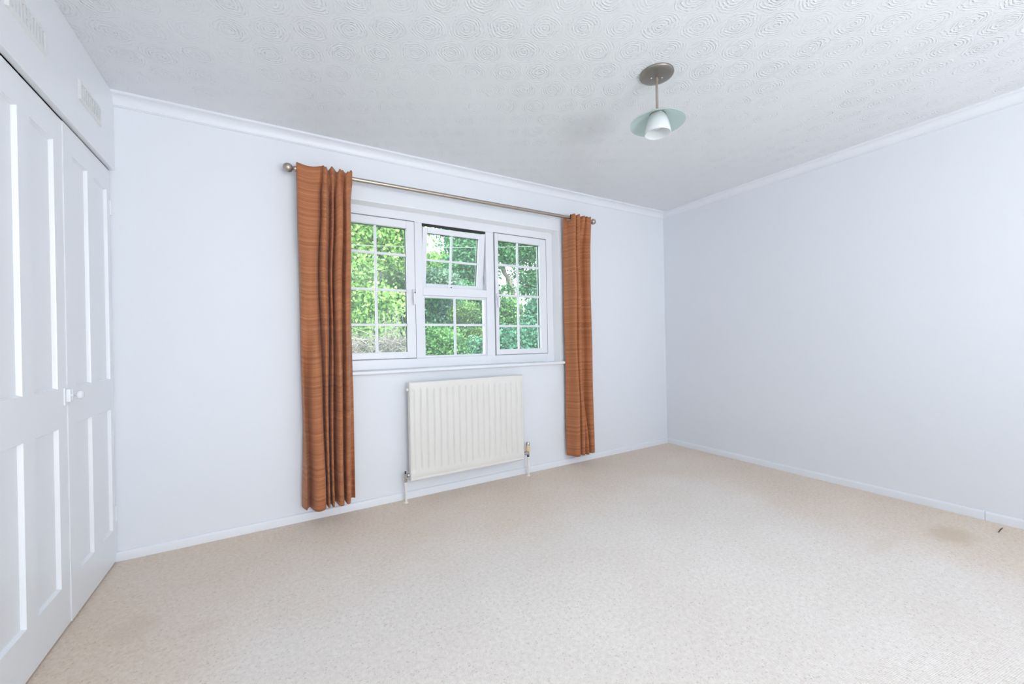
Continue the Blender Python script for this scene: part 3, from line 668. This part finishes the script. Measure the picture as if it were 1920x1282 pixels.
# ------------------------------------------------------------------ garden
GZ = -2.9
struct('ground', bmbox(-30, 45, .6, 60, GZ - .3, GZ), M['lawn'])
def foliage(name, blobs, mt, parent, size, seed, flat=.35):
    """blobs: (centre, radii, leaf count, clumps); each leaf is a folded four-vertex blade"""
    rg = np.random.default_rng(seed); C, S, T = [], [], []
    for (c, r, n, k) in blobs:
        c = np.array(c); r = np.array(r)
        d = rg.normal(size=(k, 3)); d /= np.linalg.norm(d, axis=1)[:, None]
        cl = c + d * r * (rg.uniform(.35, 1.0, (k, 1)) ** .5)
        ct = rg.normal(0, .22, k)
        idx = rg.integers(0, k, n)
        off = rg.normal(size=(n, 3)) * (np.mean(r) * .16 + size * 1.2) * np.array([1, 1, .62])
        C.append(cl[idx] + off); T.append(np.clip(.5 + ct[idx] + rg.normal(0, .17, n), 0, 1)); S.append(size * rg.uniform(.6, 1.25, n))
    C = np.concatenate(C); T = np.concatenate(T); S = np.concatenate(S); n = len(C)
    a = rg.normal(size=(n, 3)); a[:, 2] -= .5; a /= np.linalg.norm(a, axis=1)[:, None]
    nrm = rg.normal(size=(n, 3)); nrm[:, 2] += .9; b = np.cross(a, nrm); b /= np.linalg.norm(b, axis=1)[:, None] + 1e-9
    up_ = np.cross(b, a)
    A = a * S[:, None]; B = b * (S * .36)[:, None]; U = up_ * (S * .14)[:, None]
    V = np.stack([C - A * .5, C + B + U, C + A * .5, C - B + U], axis=1).reshape(-1, 3)
    base = root_of(parent); V = V - np.array(base)
    me = bpy.data.meshes.new(name)
    me.vertices.add(4 * n); me.vertices.foreach_set('co', V.astype(np.float32).ravel())
    i0 = np.arange(n) * 4
    tri = np.stack([i0, i0 + 1, i0 + 2, i0, i0 + 2, i0 + 3], axis=1).reshape(-1).astype(np.int32)
    me.loops.add(6 * n); me.loops.foreach_set('vertex_index', tri)
    me.polygons.add(2 * n); me.polygons.foreach_set('loop_start', (np.arange(2 * n) * 3).astype(np.int32))
    me.update(calc_edges=True)
    at = me.attributes.new('tint', 'FLOAT', 'POINT'); at.data.foreach_set('value', np.repeat(T, 4).astype(np.float32))
    o = new_obj(name, me, mt, parent); o['kind'] = 'stuff'; return o
def limb(bm, p0, p1, r0, r1, sag=.0, n=6, seg=7, seed=0):
    rg = random.Random(seed); p0, p1 = Vector(p0), Vector(p1); L = (p1 - p0).length
    pts = []
    for i in range(n + 1):
        t = i / n; p = p0.lerp(p1, t); p.z += sag * math.sin(PI * t)
        if 0 < i < n: p += Vector((rg.uniform(-1, 1), rg.uniform(-1, 1), rg.uniform(-1, 1))) * L * .02
        pts.append(p)
    tube(bm, pts, [r0 + (r1 - r0) * i / n for i in range(n + 1)], seg)
    return pts
def tree(name, label, base, trunk_top, r, blobs, leaf, size, seed, limbs=(), cat='tree', group=None, bark='bark', arms=99):
    t = thing(name, label, cat, base, group)
    bm = bmesh.new(); limb(bm, base, trunk_top, r, r * .5, 0, 8, 9, seed)
    rg = random.Random(seed)
    for (c, rr, n, k) in blobs[:arms]:
        f = rg.uniform(.55, .95); s = Vector(base).lerp(Vector(trunk_top), f); e = Vector(c) + Vector((rg.uniform(-.4, .4) * rr[0], rg.uniform(-.4, .4) * rr[1], rr[2] * .3))
        limb(bm, s, e, r * .38, r * .08, .1, 6, 6, rg.randint(0, 999))
    obj('trunk', bm, M[bark], t, smooth=True)
    for i, (a, b, ra, rb_) in enumerate(limbs):
        bm = bmesh.new(); pts = limb(bm, a, b, ra, rb_, .05, 8, 8, seed + i)
        for q in range(5):
            s = pts[2 + q]; limb(bm, s, s + Vector((rg.uniform(-.7, .7), rg.uniform(-.4, .4), rg.uniform(.1, .8))), ra * .3, ra * .06, .05, 4, 5, rg.randint(0, 999))
        obj('branch', bm, M[bark], t, smooth=True)
    foliage('foliage', blobs, M[leaf], t, size, seed)
    return t
G = 'trees and shrubs in the garden outside'
# light yellow-green tree filling the left casement
tree('leafy_tree', 'pale yellow green tree filling the upper left casement', (2.4, 8.7, GZ), (3.0, 8.7, 3.4), .16,
     [((2.98, 8.60, 4.21), (.60, .45, .60), 3400, 60), ((3.77, 8.60, 4.39), (.62, .48, .70), 3400, 60), ((3.69, 8.90, 3.64), (.68, .55, .45), 3000, 50), ((2.72, 8.80, 3.51), (.52, .40, .55), 2600, 40), ((2.33, 8.80, 4.04), (.55, .45, .86), 2600, 40), ((1.5, 8.9, 3.4), (.8, .6, .9), 2600, 40), ((3.2, 8.7, 5.2), (.9, .6, .5), 2400, 40), ((2.6, 8.4, 2.7), (.6, .4, .6), 2400, 40), ((3.0, 8.3, 1.9), (.8, .35, .7), 2600, 40)], 'leafY', .12, 11, group=G, arms=3)
tree('leafy_tree', 'bright green bushy tree behind the middle panes of the left casement', (3.2, 10.3, GZ), (3.3, 10.3, 1.8), .14,
     [((3.27, 10.2, 3.16), (.66, .5, .60), 3600, 60), ((4.20, 10.3, 3.12), (.60, .5, .62), 3600, 60), ((3.21, 10.0, 2.16), (.72, .56, .6), 3600, 60), ((4.18, 10.3, 2.03), (.65, .52, .65), 3600, 50), ((4.62, 10.4, 2.4), (.36, .36, .9), 2000, 40), ((2.64, 10.2, 2.80), (.5, .4, 1.0), 2600, 40), ((1.7, 10.3, 2.0), (.8, .6, 1.1), 2600, 40), ((3.6, 10.1, 1.1), (1.3, .5, .6), 3000, 40)], 'leafH', .125, 12, group=G, arms=4)
# twiggy dry shrub low in the left casement
dry = thing('dry_shrub', 'leafless tangle of pale dry twigs low behind the left casement', 'shrub', (2.45, 6.0, GZ))
rg = random.Random(4); bm = bmesh.new()
for i in range(14):
    limb(bm, (2.5 + rg.uniform(-.15, .15), 6.0 + rg.uniform(-.15, .15), GZ), (2.6 + rg.uniform(-1.3, 1.0), 6.0 + rg.uniform(-.4, .4), rg.uniform(.5, 1.3)), .016, .006, .1, 8, 5, i)
obj('stem', bm, M['twig'], dry, smooth=True)
bm = bmesh.new()
for i in range(1500):
    s = Vector((2.65 + rg.gauss(0, .55), 6.0 + rg.gauss(0, .25), rg.uniform(.1, 1.22))); d = Vector((rg.gauss(-.05, .22), rg.gauss(0, .16), rg.gauss(.02, .15)))
    if s.x > 3.2: s.z -= (s.x - 3.2) * .8
    tube(bm, [s, s + d * .5 + Vector((rg.uniform(-.05, .05), 0, .05)), s + d], [.0052, .0042, .003], 3, False)
for i in range(22):
    s = Vector((2.95 + rg.gauss(0, .20), 6.0, 1.0)); limb(bm, s, s + Vector((rg.uniform(-.35, .25), rg.uniform(-.2, .2), rg.uniform(.3, 1.0))), .007, .003, .05, 6, 4, i + 50)
limb(bm, (2.95, 6.0, .9), (1.9, 6.0, 1.5), .016, .009, .12, 8, 5, 91)
tw = obj('twigs', bm, M['twig'], dry); tw['kind'] = 'stuff'
# shrubs and trees behind the central lights
tree('flowering_shrub', 'pale grey green shrub behind the lower left panes of the open vent', (5.4, 9.65, GZ), (5.4, 9.65, 1.0), .05,
     [((5.26, 9.6, 3.17), (.45, .35, .28), 2800, 36), ((5.74, 9.7, 3.05), (.26, .21, .2), 1400, 20), ((4.95, 9.7, 2.9), (.3, .25, .3), 1400, 20)], 'leafP', .085, 13, group=G, cat='shrub', arms=0)
teal = tree('flowering_tree', 'blue green tree with pinkish blossom behind the left panes of the central fixed light', (5.5, 10.6, GZ), (5.5, 10.6, .7), .12,
     [((5.65, 10.6, 2.34), (.66, .53, .42), 4200, 54), ((6.24, 10.6, 2.09), (.37, .29, .42), 2400, 36), ((5.26, 10.6, 1.89), (.42, .33, .37), 2400, 36), ((4.79, 10.6, 2.06), (.37, .29, .54), 1600, 24), ((5.6, 10.7, 1.3), (.9, .4, .5), 2600, 30), ((5.4, 10.3, 2.0), (.6, .3, .4), 2200, 34)], 'leafM', .105, 14, group=G, arms=0)
foliage('blossom', [((5.72, 10.2, 2.55), (.22, .12, .10), 150, 12), ((5.95, 10.2, 2.35), (.16, .12, .10), 110, 10)], M['petal'], teal, .07, 31)
tree('rounded_shrub', 'fresh green rounded shrub low behind the left panes of the central fixed light', (4.65, 8.2, GZ), (4.65, 8.2, .6), .06,
     [((4.77, 8.2, 1.14), (.58, .46, .33), 3800, 54), ((4.24, 8.1, .92), (.37, .29, .30), 2000, 30), ((5.27, 8.3, .90), (.30, .24, .24), 1500, 24), ((4.7, 8.2, .3), (.9, .5, .5), 2000, 30)], 'leafH', .08, 15, group=G, cat='shrub')
tree('oak_tree', 'large spreading oak with a leaning grey limb, filling the right casement', (10.9, 12.2, GZ), (10.4, 12.2, 2.6), .22,
     [((7.56, 12.0, 4.95), (.72, .6, .50), 4600, 60), ((8.23, 12.1, 5.74), (1.2, .72, .62), 5200, 60), ((7.06, 11.9, 4.95), (.32, .28, .34), 1600, 30), ((7.36, 12.0, 4.23), (.62, .52, .43), 3200, 44), ((8.24, 12.2, 4.11), (.58, .51, .62), 3000, 40), ((6.62, 12.0, 5.33), (.16, .14, .14), 130, 8), ((7.05, 12.0, 5.72), (.40, .40, .26), 1300, 24), ((7.62, 12.2, 3.41), (.71, .57, .42), 2800, 40),
      ((9.25, 12.0, 4.95), (.56, .46, .42), 2800, 44), ((10.30, 11.8, 5.06), (.66, .53, .36), 3000, 44), ((11.67, 12.2, 5.22), (.9, .72, .98), 3000, 40), ((9.05, 12.0, 5.60), (1.03, .72, .54), 3000, 40), ((10.46, 12.1, 5.91), (1.4, .72, .52), 3400, 44), ((10.70, 12.2, 3.86), (.44, .36, .36), 1300, 28), ((9.16, 12.1, 3.30), (.22, .18, .15), 200, 12), ((11.78, 12.4, 3.54), (.73, .59, .99), 2600, 36), ((9.70, 12.1, 4.50), (.34, .25, .09), 150, 10), ((10.22, 12.3, 4.25), (.16, .14, .18), 110, 8), ((10.3, 12.2, 4.55), (.5, .3, .14), 300, 12), ((10.42, 12.2, 3.33), (.42, .3, .20), 520, 14), ((9.95, 12.2, 4.0), (.16, .14, .2), 140, 8)], 'leafG', .135, 16,
     limbs=[((10.36, 12.15, 1.75), (9.03, 12.1, 4.38), .12, .085), ((10.3, 12.1, 1.85), (9.60, 12.1, 2.72), .045, .03), ((11.2, 12.0, 3.1), (9.95, 12.0, 3.55), .03, .015)], group=G, arms=3)
tree('weeping_conifer', 'drooping olive green conifer behind the right panes of the central fixed light', (6.2, 9.4, GZ), (6.2, 9.4, 1.9), .09,
     [((6.16, 9.4, 2.04), (.38, .31, .36), 4200, 40), ((6.30, 9.4, 1.34), (.39, .31, .28), 3600, 36), ((5.98, 9.3, .96), (.34, .27, .31), 3000, 30), ((6.2, 9.4, .3), (.6, .4, .5), 2200, 30)], 'leafO', .06, 18, group=G)
tree('leafy_tree', 'dark green tree beside the drooping conifer at the right edge of the central fixed light', (7.8, 11.4, GZ), (7.8, 11.4, 2.4), .12,
     [((7.80, 11.4, 2.13), (.33, .26, .42), 2800, 40), ((7.75, 11.4, 2.85), (.42, .32, .34), 2800, 34), ((7.89, 11.6, 1.44), (.33, .27, .38), 2200, 30), ((7.1, 11.4, 2.9), (.4, .3, .4), 1800, 30)], 'leafG', .11, 17, group=G)
tree('leafy_shrub', 'blue green shrub in the bottom right corner of the central fixed light', (6.1, 8.45, GZ), (6.1, 8.45, .4), .06,
     [((6.25, 8.5, .86), (.41, .30, .28), 3400, 46), ((5.66, 8.5, .61), (.35, .28, .19), 1400, 24), ((6.1, 8.5, .1), (.6, .35, .4), 1600, 24)], 'leafM', .085, 19, group=G, cat='shrub')
tree('leafy_shrub', 'bright green shrub behind the left middle pane of the right casement', (8.25, 10.6, GZ), (8.25, 10.6, 1.6), .08,
     [((8.32, 10.6, 2.35), (.40, .32, .50), 3400, 46), ((8.2, 10.7, 1.71), (.44, .33, .42), 2800, 40)], 'leafH', .105, 20, group=G, cat='shrub')
tree('leafy_hedge', 'large leaved hedge along the bottom of the right casement', (9.1, 9.9, GZ), (9.1, 9.9, .6), .08,
     [((8.07, 9.8, 1.12), (.54, .40, .39), 3600, 50), ((9.12, 9.9, 1.22), (.59, .40, .42), 3600, 50), ((10.27, 10.0, 1.25), (.69, .45, .62), 2600, 40), ((8.45, 9.7, .80), (.65, .4, .30), 2400, 40), ((9.3, 9.8, .3), (1.4, .4, .5), 2600, 40)], 'leafM', .12, 21, group=G, cat='hedge')
tree('leafy_tree', 'blue green tree behind the lower right panes of the right casement', (10.5, 11.2, GZ), (10.5, 11.2, 2.4), .14,
     [((10.22, 11.2, 2.26), (.32, .30, .52), 2800, 46), ((10.96, 11.3, 2.56), (.68, .54, 1.1), 3000, 40), ((9.95, 11.2, 1.82), (.40, .34, .26), 1800, 30), ((12.2, 11.3, 3.0), (.9, .6, 1.2), 3000, 40)], 'leafM', .12, 22, group=G)
tree('leafy_tree', 'distant yellow green tree top under the sky gap in the open vent', (6.6, 14.2, GZ), (6.6, 14.2, 3.4), .13,
     [((6.75, 14.0, 4.52), (.56, .46, .36), 3000, 40), ((7.73, 14.2, 4.70), (.41, .33, .34), 1600, 24), ((6.22, 14.0, 4.30), (.47, .38, .42), 1800, 24), ((7.0, 14.1, 3.6), (1.0, .5, .7), 3000, 40)], 'leafY', .13, 23, group=G)
tree('leafy_hedge', 'long dark green hedge at the far back of the garden', (7.0, 13.4, GZ), (7.0, 13.4, -.5), .10,
     [((x_, 13.4, z_), (.7, .5, .5), 1700, 30) for x_ in (2.6, 3.6, 4.6, 5.6, 6.6, 7.6, 8.6, 9.6, 10.6, 11.6, 12.6) for z_ in (.4, 1.2)] + [((x_, 13.5, 2.2), (.7, .5, .6), 2000, 30) for x_ in (2.6, 3.8, 4.9, 5.9, 6.8, 7.6)], 'leafG', .14, 24, group=G, cat='hedge')
bm = bmesh.new()
p0, p1 = Vector((.4, 7.2, 3.31)), Vector((9.5, 8.9, 4.52))
pts = [p0.lerp(p1, i / 24) - Vector((0, 0, .10 * math.sin(PI * i / 24))) for i in range(25)]
tube(bm, pts, .0075, 6); tag(obj('overhead_cable', bm, M['wire'], loc=p0), 'thin grey overhead cable crossing in front of the trees', 'cable')
